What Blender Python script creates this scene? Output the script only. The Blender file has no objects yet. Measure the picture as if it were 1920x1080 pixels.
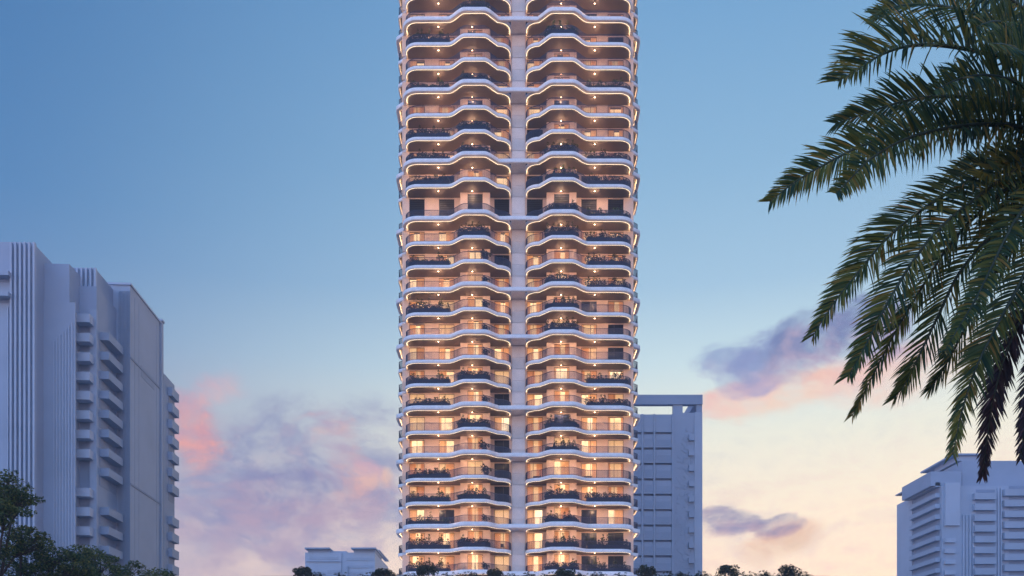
import bpy, math, random
from mathutils import Vector, Matrix

# ------------------------------------------------------------------ camera, sky, sun, exposure
F = 1777.0            # focal length in pixels of a 1920 px wide frame
YH = 1320.0           # picture row of the horizon (the view is a shifted, level one)
ZC = 1.7              # eye height
scn = bpy.context.scene
C = scn.collection
cam_d = bpy.data.cameras.new("camera")
cam_d.sensor_width = 36.0
cam_d.lens = F / 1920.0 * 36.0
cam_d.shift_y = (YH - 540.0) / 1920.0
cam_d.clip_start = 0.1
cam_d.clip_end = 6000.0
cam = bpy.data.objects.new("camera", cam_d)
cam.location = (0, 0, ZC)
cam.rotation_euler = (math.radians(90), 0, 0)
C.objects.link(cam)
scn.camera = cam

SUN_AZ, SUN_EL = math.radians(27.0), math.radians(4.0)
HAZE_DENSITY = 0.00052
scn.view_settings.view_transform = 'Standard'
scn.view_settings.look = 'None'
scn.view_settings.exposure = 0.0
scn.view_settings.gamma = 1.0
scn.view_settings.use_curve_mapping = False
scn.cycles.max_bounces = 8
scn.cycles.transparent_max_bounces = 16
scn.cycles.volume_bounces = 1
scn.cycles.use_denoising = True
scn.cycles.sample_clamp_indirect = 6.0
scn.cycles.sample_clamp_direct = 14.0


def lin(c, k=1.0):
    out = []
    for v in c:
        v = v / 255.0
        out.append(v / 12.92 if v <= 0.04045 else ((v + 0.055) / 1.055) ** 2.4)
    return (out[0] * k, out[1] * k, out[2] * k, 1.0)


class NT:
    """small helper to write node graphs as expressions"""
    def __init__(self, tree):
        self.t = tree
        tree.nodes.clear()

    def n(self, kind, **kw):
        nd = self.t.nodes.new(kind)
        for k, v in kw.items():
            setattr(nd, k, v)
        return nd

    def put(self, sock, v):
        if isinstance(v, bpy.types.NodeSocket):
            self.t.links.new(v, sock)
        else:
            sock.default_value = v

    def m(self, op, a, b=0.0, c=0.0, clamp=False):
        nd = self.n('ShaderNodeMath', operation=op, use_clamp=clamp)
        self.put(nd.inputs[0], a)
        self.put(nd.inputs[1], b)
        if op in ('MULTIPLY_ADD', 'COMPARE', 'SMOOTH_MIN'):
            self.put(nd.inputs[2], c)
        return nd.outputs[0]

    def mix(self, f, a, b, blend='MIX'):
        nd = self.n('ShaderNodeMix', data_type='RGBA', blend_type=blend)
        self.put(nd.inputs[0], f)
        self.put(nd.inputs[6], a)
        self.put(nd.inputs[7], b)
        return nd.outputs[2]

    def smooth(self, v, lo, hi, to0=0.0, to1=1.0):
        nd = self.n('ShaderNodeMapRange', interpolation_type='SMOOTHSTEP')
        self.put(nd.inputs[0], v)
        nd.inputs[1].default_value = lo
        nd.inputs[2].default_value = hi
        nd.inputs[3].default_value = to0
        nd.inputs[4].default_value = to1
        return nd.outputs[0]

    def ramp(self, v, stops, interp='LINEAR'):
        nd = self.n('ShaderNodeValToRGB')
        nd.color_ramp.interpolation = interp
        els = nd.color_ramp.elements
        while len(els) < len(stops):
            els.new(0.5)
        for e, (p, c) in zip(els, stops):
            e.position = p
        for e, (p, c) in zip(els, stops):
            e.color = c
        self.put(nd.inputs[0], v)
        return nd.outputs[0]

    def noise(self, vec, scale, detail=4.0, rough=0.55, dist=0.0):
        nd = self.n('ShaderNodeTexNoise')
        if vec is not None:
            self.put(nd.inputs['Vector'], vec)
        nd.inputs['Scale'].default_value = scale
        nd.inputs['Detail'].default_value = detail
        nd.inputs['Roughness'].default_value = rough
        nd.inputs['Distortion'].default_value = dist
        return nd.outputs[0]


def build_world():
    w = bpy.data.worlds.new("World")
    scn.world = w
    w.use_nodes = True
    g = NT(w.node_tree)
    tc = g.n('ShaderNodeTexCoord').outputs['Generated']
    sep = g.n('ShaderNodeSeparateXYZ')
    g.put(sep.inputs[0], tc)
    x, y, z = sep.outputs
    az = g.m('ARCTAN2', x, y)
    el = g.m('ARCSINE', z)
    eln = g.m('DIVIDE', el, math.pi / 2)
    D = lambda d: d / 90.0
    away = g.ramp(eln, [(D(0), lin((228, 190, 196), 1.1)), (D(7), lin((208, 184, 198), 0.98)), (D(11), lin((182, 174, 200), 0.94)),
                        (D(15), lin((148, 163, 200), 0.92)), (D(20), lin((116, 154, 202), 0.92)), (D(26), lin((88, 141, 196), 0.92)),
                        (D(33), lin((77, 130, 186), 0.95)), (D(42), lin((70, 119, 176))), (D(62), lin((52, 96, 160))), (D(90), lin((44, 84, 148)))])
    sun = g.ramp(eln, [(D(0), lin((255, 206, 160), 1.5)), (D(6.5), lin((254, 220, 188), 1.42)), (D(11), lin((255, 234, 204), 1.28)),
                       (D(15.5), lin((240, 240, 222), 1.15)), (D(19.5), lin((203, 226, 232), 1.12)), (D(23.5), lin((170, 207, 233), 1.02)),
                       (D(29), lin((146, 191, 226))), (D(37), lin((118, 170, 216))), (D(60), lin((72, 126, 192))), (D(90), lin((44, 84, 148)))])
    ca = g.m('COSINE', g.m('SUBTRACT', az, SUN_AZ))
    t = g.smooth(ca, 0.50, 0.985)
    col = g.mix(t, away, sun)
    # physically based sky adds its own variation
    sky = g.n('ShaderNodeTexSky', sky_type='NISHITA')
    sky.sun_disc = False
    sky.sun_elevation = SUN_EL
    sky.sun_rotation = SUN_AZ
    sc = g.mix(1.0, sky.outputs[0], (0.09, 0.09, 0.09, 1), 'MULTIPLY')
    col = g.mix(0.08, col, sc)
    # clouds
    mp = g.n('ShaderNodeMapping')
    g.put(mp.inputs[0], tc)
    mp.inputs['Scale'].default_value = (1, 1, 1.7)
    warp = g.n('ShaderNodeTexNoise')
    g.put(warp.inputs['Vector'], mp.outputs[0])
    warp.inputs['Scale'].default_value = 9.0
    warp.inputs['Detail'].default_value = 3.0
    wv = g.n('ShaderNodeVectorMath', operation='MULTIPLY_ADD')
    g.put(wv.inputs[0], warp.outputs['Color'])
    wv.inputs[1].default_value = (0.07, 0.07, 0.07)
    g.put(wv.inputs[2], mp.outputs[0])
    cv = wv.outputs[0]
    nn = g.m('SUBTRACT', g.noise(cv, 8.0, 10.0, 0.62), 0.5)
    ov = g.n('ShaderNodeVectorMath', operation='ADD')
    g.put(ov.inputs[0], cv)
    ov.inputs[1].default_value = (0.016, 0.0, -0.014)
    nb = g.m('SUBTRACT', g.noise(ov.outputs[0], 8.0, 10.0, 0.62), 0.5)
    relief = g.m('MULTIPLY', g.m('SUBTRACT', nn, nb), 7.0)      # > 0 where a billow faces the sunset
    fine = g.smooth(g.noise(cv, 23.0, 8.0, 0.6), 0.34, 0.62, 0.45, 1.0)

    def blob(col, px, py, sx, sy, ctop, cbot, op=1.0, lo=0.34, hi=0.62, amp=1.7, tilt=0.0, shade=0.0, gain=1.0):  # colours are for the upper and the lower flank of a cloud
        a0 = math.atan2(px - 960, F)
        e0 = math.atan2(YH - py, math.hypot(F, px - 960))
        dx = g.m('SUBTRACT', az, a0)
        dy = g.m('SUBTRACT', el, e0)
        c, s = math.cos(tilt), math.sin(tilt)
        u = g.m('ADD', g.m('MULTIPLY', dx, c * F / sx), g.m('MULTIPLY', dy, s * F / sx))
        v = g.m('ADD', g.m('MULTIPLY', dx, -s * F / sy), g.m('MULTIPLY', dy, c * F / sy))
        r2 = g.m('ADD', g.m('MULTIPLY', u, u), g.m('MULTIPLY', v, v))
        gs = g.m('EXPONENT', g.m('MULTIPLY', r2, -1.0))
        f = g.m('ADD', gs, g.m('MULTIPLY', nn, amp * 1.9))
        f = g.m('MULTIPLY', f, g.smooth(gs, 0.0, 0.25))
        mask = g.m('MULTIPLY', g.smooth(f, lo, hi, 0.0, op), fine)
        vv = g.smooth(g.m('ADD', g.m('ADD', v, shade), g.m('MULTIPLY', relief, -1.0)), -0.8, 0.8)
        cc = g.mix(vv, lin(cbot, gain), lin(ctop, gain))
        return g.mix(mask, col, cc)

    # thin veil of cloud all round the horizon
    veil = g.m('MULTIPLY', g.smooth(nn, -0.02, 0.22), g.smooth(el, 0.30, 0.08))
    col = g.mix(g.m('MULTIPLY', veil, 0.2), col, lin((214, 190, 206)))
    tex = g.m('MULTIPLY', relief, g.smooth(el, 0.36, 0.14, 0.0, 0.26))
    col = g.mix(g.m('MAXIMUM', tex, 0.0, clamp=True), col, lin((222, 184, 192)))
    col = g.mix(g.m('MAXIMUM', g.m('MULTIPLY', tex, -1.0), 0.0, clamp=True), col, lin((128, 140, 190)))
    # left bank
    col = blob(col, 560, 930, 330, 150, (142, 150, 188), (186, 168, 188), 0.85, 0.15, 0.7, 1.0)
    col = blob(col, 470, 1000, 200, 60, (146, 144, 182), (186, 164, 184), 0.65, 0.25, 0.7, 1.3)
    col = blob(col, 590, 935, 170, 50, (138, 138, 180), (192, 164, 182), 0.8, 0.25, 0.7, 1.3)
    col = blob(col, 362, 805, 58, 90, (206, 150, 170), (250, 172, 156), 0.9, 0.1, 1.0, 1.5)
    col = blob(col, 400, 735, 60, 34, (226, 176, 186), (246, 184, 178), 0.6, 0.1, 1.0, 1.7, 0.35)
    col = blob(col, 640, 850, 44, 80, (188, 164, 188), (240, 186, 172), 0.8, 0.2, 0.8, 1.3, 0.45)
    col = blob(col, 690, 885, 40, 24, (226, 180, 188), (252, 200, 176), 0.75, 0.2, 0.8, 1.3, -0.4)
    col = blob(col, 726, 892, 10, 16, (255, 214, 180), (255, 206, 170), 0.55, 0.1, 1.0, 1.2)
    # right cloud: lit underside first, then the grey body above it
    col = blob(col, 1490, 728, 180, 34, (252, 202, 182), (255, 222, 198), 1.0, 0.2, 0.8, 1.0, 0.16)
    col = blob(col, 1375, 752, 70, 24, (250, 200, 192), (255, 218, 202), 0.85, 0.2, 0.75, 1.0, 0.25)
    col = blob(col, 1690, 690, 150, 50, (250, 206, 196), (255, 226, 208), 0.9, 0.2, 0.8, 1.0, 0.05)
    col = blob(col, 1365, 672, 62, 26, (146, 166, 206), (176, 176, 208), 0.85, 0.25, 0.7, 1.4, 0.1)
    col = blob(col, 1440, 665, 80, 46, (140, 154, 200), (186, 174, 204), 0.9, 0.25, 0.66, 1.4, 0.4, 0.2)
    col = blob(col, 1530, 632, 86, 52, (124, 138, 182), (186, 170, 194), 0.98, 0.2, 0.55, 1.2, 0.3, 0.25)
    col = blob(col, 1630, 612, 90, 56, (122, 134, 178), (188, 170, 194), 0.98, 0.2, 0.55, 1.2, 0.1, 0.25)
    # low right cloud
    col = blob(col, 1480, 1008, 90, 34, (255, 204, 166), (255, 218, 180), 1.0, 0.25, 0.8, 1.0, 0.3)
    col = blob(col, 1375, 978, 76, 27, (142, 142, 178), (200, 170, 184), 0.95, 0.25, 0.6, 1.3, 0.0, 0.15)
    col = blob(col, 1462, 985, 58, 25, (144, 140, 174), (214, 172, 172), 0.95, 0.25, 0.6, 1.3, 0.15, 0.15)
    # unseen sky behind the camera, raised smoothly as added light on the facades
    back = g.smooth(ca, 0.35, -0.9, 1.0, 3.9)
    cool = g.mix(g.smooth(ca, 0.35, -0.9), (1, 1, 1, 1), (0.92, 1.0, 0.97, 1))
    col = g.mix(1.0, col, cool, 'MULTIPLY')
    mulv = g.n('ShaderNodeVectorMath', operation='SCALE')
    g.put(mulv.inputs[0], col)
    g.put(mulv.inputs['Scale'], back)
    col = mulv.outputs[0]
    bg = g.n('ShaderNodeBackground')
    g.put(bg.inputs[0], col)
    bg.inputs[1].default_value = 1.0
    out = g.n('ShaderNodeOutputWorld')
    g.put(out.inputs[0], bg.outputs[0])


build_world()
sd = bpy.data.lights.new("sun", 'SUN')
sd.energy = 0.45
sd.color = (1.0, 0.74, 0.52)
sd.angle = math.radians(8)
so = bpy.data.objects.new("sun", sd)
d_sun = Vector((math.sin(SUN_AZ) * math.cos(SUN_EL), math.cos(SUN_AZ) * math.cos(SUN_EL), math.sin(SUN_EL)))
so.rotation_euler = d_sun.to_track_quat('Z', 'Y').to_euler()
so.location = (120, 200, 90)
C.objects.link(so)

# ------------------------------------------------------------------ helpers
def P(px, py, d):
    return Vector(((px - 960.0) * d / F, d, ZC + (YH - py) * d / F))


def X(px, d):
    return (px - 960.0) * d / F


def Zp(py, d):
    return ZC + (YH - py) * d / F


def mat(name, col, rough=0.7, metal=0.0, var=0.12, scale=1.5, bump=0.0, spec=0.5):
    m = bpy.data.materials.new(name)
    m.use_nodes = True
    g = NT(m.node_tree)
    b = g.n('ShaderNodeBsdfPrincipled')
    co = g.n('ShaderNodeTexCoord').outputs['Object']
    nz = g.noise(co, scale, 5.0, 0.6)
    c = (col[0], col[1], col[2], 1.0)
    c0 = tuple(v * (1 - var) for v in col) + (1.0,)
    c1 = tuple(min(1.0, v * (1 + var)) for v in col) + (1.0,)
    g.put(b.inputs['Base Color'], g.ramp(nz, [(0.3, c0), (0.7, c1)]))
    b.inputs['Roughness'].default_value = rough
    b.inputs['Metallic'].default_value = metal
    b.inputs['Specular IOR Level'].default_value = spec
    if bump:
        bp = g.n('ShaderNodeBump')
        bp.inputs['Strength'].default_value = bump
        bp.inputs['Distance'].default_value = 0.02
        g.put(bp.inputs['Height'], g.noise(co, scale * 12, 4.0))
        g.put(b.inputs['Normal'], bp.outputs[0])
    o = g.n('ShaderNodeOutputMaterial')
    g.put(o.inputs[0], b.outputs[0])
    return m


def leaf_mat(name, stops, trans=0.25, rough=0.5):
    m = bpy.data.materials.new(name)
    m.use_nodes = True
    g = NT(m.node_tree)
    r = g.n('ShaderNodeNewGeometry').outputs['Random Per Island']
    col = g.ramp(r, [(p, (c[0], c[1], c[2], 1)) for p, c in stops])
    b = g.n('ShaderNodeBsdfPrincipled')
    g.put(b.inputs['Base Color'], col)
    b.inputs['Roughness'].default_value = rough
    b.inputs['Specular IOR Level'].default_value = 0.22
    t = g.n('ShaderNodeBsdfTranslucent')
    g.put(t.inputs[0], col)
    mx = g.n('ShaderNodeMixShader')
    mx.inputs[0].default_value = trans
    g.put(mx.inputs[1], b.outputs[0])
    g.put(mx.inputs[2], t.outputs[0])
    o = g.n('ShaderNodeOutputMaterial')
    g.put(o.inputs[0], mx.outputs[0])
    return m


def emit_mat(name, col, strength, vary=None):
    m = bpy.data.materials.new(name)
    m.use_nodes = True
    g = NT(m.node_tree)
    e = g.n('ShaderNodeEmission')
    if vary:
        r = g.n('ShaderNodeObjectInfo').outputs['Random']
        co = g.n('ShaderNodeTexCoord').outputs['Object']
        c = g.ramp(r, [(p, (k[0], k[1], k[2], 1)) for p, k in vary])
        g.put(e.inputs[0], c)
        st = g.m('MULTIPLY', g.smooth(g.noise(co, 0.9, 3.0), 0.3, 0.7, 0.75, 1.15), strength)
        g.put(e.inputs[1], st)
    else:
        e.inputs[0].default_value = (col[0], col[1], col[2], 1)
        e.inputs[1].default_value = strength
    o = g.n('ShaderNodeOutputMaterial')
    g.put(o.inputs[0], e.outputs[0])
    return m


def glass_mat(name):
    m = bpy.data.materials.new(name)
    m.use_nodes = True
    g = NT(m.node_tree)
    t = g.n('ShaderNodeBsdfTransparent')
    t.inputs[0].default_value = (0.93, 0.95, 0.96, 1)
    gl = g.n('ShaderNodeBsdfGlossy')
    gl.inputs['Roughness'].default_value = 0.03
    fr = g.n('ShaderNodeFresnel')
    fr.inputs[0].default_value = 1.5
    mx = g.n('ShaderNodeMixShader')
    g.put(mx.inputs[0], fr.outputs[0])
    g.put(mx.inputs[1], t.outputs[0])
    g.put(mx.inputs[2], gl.outputs[0])
    o = g.n('ShaderNodeOutputMaterial')
    g.put(o.inputs[0], mx.outputs[0])
    return m


def curtain_mat(name, col):
    m = bpy.data.materials.new(name)
    m.use_nodes = True
    g = NT(m.node_tree)
    t = g.n('ShaderNodeBsdfTranslucent')
    t.inputs[0].default_value = (col[0], col[1], col[2], 1)
    d = g.n('ShaderNodeBsdfDiffuse')
    d.inputs[0].default_value = (col[0], col[1], col[2], 1)
    mx = g.n('ShaderNodeMixShader')
    mx.inputs[0].default_value = 0.3
    g.put(mx.inputs[1], t.outputs[0])
    g.put(mx.inputs[2], d.outputs[0])
    o = g.n('ShaderNodeOutputMaterial')
    g.put(o.inputs[0], mx.outputs[0])
    return m


M = {}
M['fascia'] = mat('white_fascia', (0.80, 0.80, 0.82), 0.5, 0, 0.10, 1.3, 0.15)
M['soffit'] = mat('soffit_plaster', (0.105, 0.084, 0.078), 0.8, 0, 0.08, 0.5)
M['wall'] = mat('pale_plaster', (0.78, 0.585, 0.465), 0.8, 0, 0.06, 0.8)
M['core'] = mat('pale_stone_panel', (0.76, 0.70, 0.68), 0.55, 0, 0.10, 0.35)
M['rail'] = mat('dark_rail_metal', (0.016, 0.024, 0.060), 0.45, 0.2, 0.1)
M['frame'] = mat('bronze_frame', (0.06, 0.045, 0.04), 0.5, 0.3, 0.1)
M['planter'] = mat('charcoal_planter', (0.014, 0.020, 0.046), 0.6, 0, 0.12, 1.2)
M['louvre'] = mat('dark_louvre', (0.005, 0.007, 0.017), 0.5, 0.2, 0.1)
M['darkroom'] = mat('dark_room', (0.02, 0.022, 0.032), 0.8, 0, 0.3, 0.7)
M['darkglass'] = mat('dark_glass', (0.006, 0.009, 0.024), 0.2, 0, 0.2, 0.7, 0, 0.12)
M['glass'] = glass_mat('clear_glass')
M['led'] = emit_mat('warm_strip_light', (1.0, 0.80, 0.55), 3.6)
M['cove'] = emit_mat('warm_cove_light', (1.0, 0.68, 0.36), 430.0)
M['cove_soft'] = emit_mat('soft_cove_light', (1.0, 0.66, 0.35), 75.0)
M['deck'] = mat('balcony_decking', (0.20, 0.16, 0.14), 0.7, 0, 0.15, 2.0)
M['bulb'] = emit_mat('downlight_lens', (1.0, 0.58, 0.33), 6000.0)
M['room'] = emit_mat('lit_room', None, 2.1, [(0.0, (1.0, 0.58, 0.28)), (0.35, (1.0, 0.62, 0.32)), (0.7, (1.0, 0.52, 0.24)), (1.0, (1.0, 0.68, 0.40))])
M['curtain'] = curtain_mat('ochre_curtain', (0.92, 0.62, 0.40))
M['sheer'] = curtain_mat('cream_sheer', (0.92, 0.82, 0.68))
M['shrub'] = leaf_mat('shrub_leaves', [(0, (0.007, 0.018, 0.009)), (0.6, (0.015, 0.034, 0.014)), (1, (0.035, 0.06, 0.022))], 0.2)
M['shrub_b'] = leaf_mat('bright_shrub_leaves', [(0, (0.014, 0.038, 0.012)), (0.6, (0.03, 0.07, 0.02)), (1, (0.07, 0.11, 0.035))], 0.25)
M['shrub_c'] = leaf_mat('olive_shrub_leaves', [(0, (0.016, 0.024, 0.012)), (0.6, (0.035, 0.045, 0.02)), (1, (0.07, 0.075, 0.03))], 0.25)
M['tree'] = leaf_mat('tree_leaves', [(0, (0.03, 0.06, 0.03)), (0.5, (0.07, 0.11, 0.042)), (0.85, (0.15, 0.18, 0.055)), (1, (0.25, 0.24, 0.075))], 0.4)
M['palm'] = leaf_mat('palm_leaflets', [(0, (0.045, 0.09, 0.06)), (0.3, (0.08, 0.13, 0.055)), (0.6, (0.17, 0.19, 0.05)), (0.88, (0.30, 0.25, 0.06)), (1, (0.42, 0.24, 0.07))], 0.45, 0.5)
M['palm_dry'] = leaf_mat('old_palm_leaflets', [(0, (0.05, 0.032, 0.04)), (0.6, (0.07, 0.055, 0.06)), (1, (0.13, 0.07, 0.07))], 0.25)
M['rachis'] = mat('palm_rachis', (0.06, 0.07, 0.04), 0.5, 0, 0.2, 6)
M['bark'] = mat('bark', (0.07, 0.055, 0.045), 0.9, 0, 0.35, 4, 0.6)
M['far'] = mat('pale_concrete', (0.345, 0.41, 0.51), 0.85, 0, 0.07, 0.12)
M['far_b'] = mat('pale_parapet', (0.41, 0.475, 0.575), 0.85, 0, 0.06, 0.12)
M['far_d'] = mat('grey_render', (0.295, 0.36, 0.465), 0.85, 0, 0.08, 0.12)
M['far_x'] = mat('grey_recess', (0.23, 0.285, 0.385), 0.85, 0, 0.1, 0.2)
M['ground'] = mat('asphalt_ground', (0.055, 0.055, 0.06), 0.9, 0, 0.2, 0.2)
M['stone'] = mat('podium_stone', (0.34, 0.32, 0.30), 0.8, 0, 0.1, 0.4)
M['soil'] = mat('soil', (0.05, 0.04, 0.03), 0.95, 0, 0.3, 3)
M['wood'] = mat('dark_furniture', (0.05, 0.045, 0.05), 0.6, 0, 0.2, 3)


class MB:
    def __init__(self):
        self.v, self.f, self.mi, self.sm = [], [], [], []

    def face(self, pts, mi=0, smooth=False):
        n = len(self.v)
        self.v.extend([tuple(p) for p in pts])
        self.f.append(tuple(range(n, n + len(pts))))
        self.mi.append(mi)
        self.sm.append(smooth)

    def box(self, x0, x1, y0, y1, z0, z1, mi=0, tf=None):
        n = len(self.v)
        pts = [(x0, y0, z0), (x1, y0, z0), (x1, y1, z0), (x0, y1, z0), (x0, y0, z1), (x1, y0, z1), (x1, y1, z1), (x0, y1, z1)]
        if tf:
            pts = [tf(p) for p in pts]
        self.v.extend(pts)
        for q in ((3, 2, 1, 0), (4, 5, 6, 7), (0, 1, 5, 4), (1, 2, 6, 5), (2, 3, 7, 6), (3, 0, 4, 7)):
            self.f.append(tuple(n + i for i in q))
            self.mi.append(mi)
            self.sm.append(False)

    def grid(self, rows, mi=0, smooth=True, closed=False):
        """rows: list of equally long point lists"""
        n = len(self.v)
        w = len(rows[0])
        for r in rows:
            self.v.extend([tuple(p) for p in r])
        for i in range(len(rows) - 1):
            for j in range(w if closed else w - 1):
                k = (j + 1) % w
                self.f.append((n + i * w + j, n + i * w + k, n + (i + 1) * w + k, n + (i + 1) * w + j))
                self.mi.append(mi)
                self.sm.append(smooth)

    def tube(self, pts, rad, sides=6, mi=0):
        rows = []
        for i, p in enumerate(pts):
            p = Vector(p)
            a = Vector(pts[max(0, i - 1)])
            b = Vector(pts[min(len(pts) - 1, i + 1)])
            t = (b - a).normalized()
            u = t.orthogonal().normalized() if abs(t.z) < 0.9 else t.cross(Vector((0, 1, 0))).normalized()
            if abs(t.z) < 0.9:
                u = t.cross(Vector((0, 0, 1))).normalized()
            w = t.cross(u)
            r = rad[i] if isinstance(rad, (list, tuple)) else rad
            rows.append([p + (u * math.cos(2 * math.pi * k / sides) + w * math.sin(2 * math.pi * k / sides)) * r for k in range(sides)])
        self.grid(rows, mi, True, True)

    def mesh(self, name, mats):
        me = bpy.data.meshes.new(name)
        me.from_pydata(self.v, [], self.f)
        for m in mats:
            me.materials.append(m)
        me.polygons.foreach_set('material_index', self.mi)
        me.polygons.foreach_set('use_smooth', self.sm)
        me.update()
        return me

    def build(self, name, mats, parent=None):
        if not isinstance(mats, (list, tuple)):
            mats = [mats]
        return link(name, self.mesh(name, mats), parent)


def link(name, me, parent=None, loc=None):
    o = bpy.data.objects.new(name, me)
    C.objects.link(o)
    if parent is not None:
        o.parent = parent
    if loc is not None:
        o.location = loc
    return o


def tag(o, label, cat, group=None, kind=None):
    o['label'] = label
    o['category'] = cat
    if group:
        o['group'] = group
    if kind:
        o['kind'] = kind
    return o


def empty(name, loc, label, cat, group=None, rz=0.0):
    o = bpy.data.objects.new(name, None)
    C.objects.link(o)
    o.location = loc
    o.rotation_euler = (0, 0, rz)
    return tag(o, label, cat, group)


def sstep(a, b, x):
    t = min(1.0, max(0.0, (x - a) / (b - a)))
    return t * t * (3 - 2 * t)


def clump(mb, rnd, c, r, n, size, mi=0, flat=1.0):
    """n leaf quads filling an ellipsoid of radii r about c"""
    for _ in range(n):
        while True:
            q = Vector((rnd.uniform(-1, 1), rnd.uniform(-1, 1), rnd.uniform(-1, 1)))
            if q.length <= 1:
                break
        k = q.length
        q *= (k ** -0.35) if k > 0.05 else 1
        p = Vector((c[0] + q.x * r[0], c[1] + q.y * r[1], c[2] + q.z * r[2]))
        s = size * rnd.uniform(0.55, 1.3)
        d = Vector((rnd.gauss(0, 1), rnd.gauss(0, 1), rnd.gauss(0, 0.7))).normalized()
        u = d.orthogonal().normalized()
        u = (Matrix.Rotation(rnd.uniform(0, 6.28), 3, d) @ u)
        mb.face([p - d * s * 0.5, p + u * s * 0.26, p + d * s * 0.6, p - u * s * 0.26], mi)


# ------------------------------------------------------------------ ground
gm = MB()
ring = [(560 * math.cos(a * math.pi / 24), 560 * math.sin(a * math.pi / 24), 0) for a in range(48)]
gm.face(ring)
ground = gm.build('ground', M['ground'])
ground['kind'] = 'structure'

# ------------------------------------------------------------------ the tower
Y0 = 133.0
DS = 134.1
spots = [-37.8, 6.25] + [50 + 44.0 * i for i in range(8)] + [420.5 + 44.0 * i for i in range(15)]
SLAB_T = 0.38
soff = [Zp(s, DS) for s in spots]             # soffit height under slab i
ftop = [s + SLAB_T for s in soff]             # floor level on slab i
# slab 0 and 1 are above the frame; slab 2 is the band at the top of the picture, slab 10 carries the louvre storey
THICK = {2, 5, 8, 10, 13, 15, 18, 20, 23, 25}
h_std = 44.0 * DS / F
for _ in range(2):
    ftop.append(ftop[-1] - h_std)
    soff.append(soff[-1] - h_std)
NS = len(ftop)
TOP_Z = ftop[0]
XL, XR, XI0, XI1 = -15.2, 17.0, -0.07, 1.87
XM = 0.9
YB = Y0 + 24.0
LB = (-9.0, -6.5, -3.9, -1.6)
RB = (3.4, 5.7, 8.3, 10.8)


def bulge(x, b):
    return 1.79 * sstep(b[0], b[1], x) * (1 - sstep(b[2], b[3], x))


def side_bulge(y):
    d = y - Y0
    return 1.3 * sstep(2.7, 4.2, d) * (1 - sstep(7.5, 9.5, d)) + 1.2 * sstep(12.0, 14.0, d) * (1 - sstep(18.0, 20.0, d))


def half_path(left):
    """open outline of one half, from its rear outer corner round the front to the recess, as for the left half"""
    pts = []
    r = 1.9
    yy = [YB - i * 0.5 for i in range(int((YB - Y0 - r) / 0.5) + 1)]
    for y in yy:
        pts.append((XL - side_bulge(y), y))
    for k in range(0, 9):
        a = math.pi + k * math.pi / 16
        y = Y0 + r + r * math.sin(a)
        pts.append((XL + r + r * math.cos(a) - side_bulge(y) * (1 - k / 8), y))
    b = LB if left else tuple(2 * XM - v for v in RB[::-1])
    xi = XI0 if left else 2 * XM - XI1
    x = XL + r + 0.3
    while x < xi - r - 0.1:
        pts.append((x, Y0 - bulge(x, b)))
        x += 0.22
    for k in range(0, 9):
        a = 1.5 * math.pi + k * math.pi / 16
        pts.append((xi - r + r * math.cos(a), Y0 + r + r * math.sin(a)))
    for d in (2.2, 2.6, 2.9):
        pts.append((xi, Y0 + d))
    if not left:
        pts = [(2 * XM - p[0], p[1]) for p in pts][::-1]
    return pts


def normals(pts, left=True):
    out = []
    for i in range(len(pts)):
        a = Vector(pts[max(0, i - 1)])
        b = Vector(pts[min(len(pts) - 1, i + 1)])
        t = (b - a)
        t.normalize()
        out.append(Vector((t.y, -t.x)))
    return out


def sweep(mb, pts, prof, mi=0, smooth=True):
    nr = normals(pts)
    rows = []
    for (o, z) in prof:
        rows.append([(p[0] + n.x * o, p[1] + n.y * o, z) for p, n in zip(pts, nr)])
    mb.grid(rows, mi, smooth)
    return rows


HP = {'left': half_path(True), 'right': half_path(False)}
# direction check: the outward normal of the front must look to -Y (towards the street)
for k in HP:
    nn_ = normals(HP[k])
    mid = len(nn_) * 3 // 5 if k == 'left' else len(nn_) * 2 // 5
    assert nn_[mid].y < 0, k

tower = empty('apartment_tower', (0, 0, 0), 'tall pale apartment tower with wavy lit balconies filling the middle of the view', 'apartment tower')


def slab_mesh(drop):
    mb = MB()
    for k in HP:
        pts = HP[k]
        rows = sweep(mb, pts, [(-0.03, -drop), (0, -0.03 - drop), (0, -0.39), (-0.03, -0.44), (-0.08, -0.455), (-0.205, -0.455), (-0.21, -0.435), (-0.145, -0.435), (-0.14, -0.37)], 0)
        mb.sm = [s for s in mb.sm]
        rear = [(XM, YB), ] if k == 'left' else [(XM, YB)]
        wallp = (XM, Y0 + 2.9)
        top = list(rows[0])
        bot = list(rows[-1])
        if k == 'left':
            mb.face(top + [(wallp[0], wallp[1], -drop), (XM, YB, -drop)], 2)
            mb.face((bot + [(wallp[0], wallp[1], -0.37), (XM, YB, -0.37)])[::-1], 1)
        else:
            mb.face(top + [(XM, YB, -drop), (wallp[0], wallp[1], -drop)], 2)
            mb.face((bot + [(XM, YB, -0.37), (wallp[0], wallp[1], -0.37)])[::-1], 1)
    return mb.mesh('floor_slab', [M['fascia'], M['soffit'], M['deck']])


def strip_mesh(k):
    mb = MB()
    nrear = 0
    pts = [p for p in HP[k] if p[1] < Y0 + 2.4]
    sweep(mb, pts, [(-0.18, -0.458), (-0.206, -0.468), (-0.216, -0.466), (-0.216, -0.44)], 0, False)
    return mb.mesh('strip_light', [M['led']])


def cove_mesh(k):
    mb = MB()
    sweep(mb, HP[k], [(-0.155, -0.431), (-0.20, -0.431)], 0, False)
    return (mb.mesh('cove_light', [M['cove']]), mb.mesh('cove_light', [M['cove_soft']]))


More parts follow.
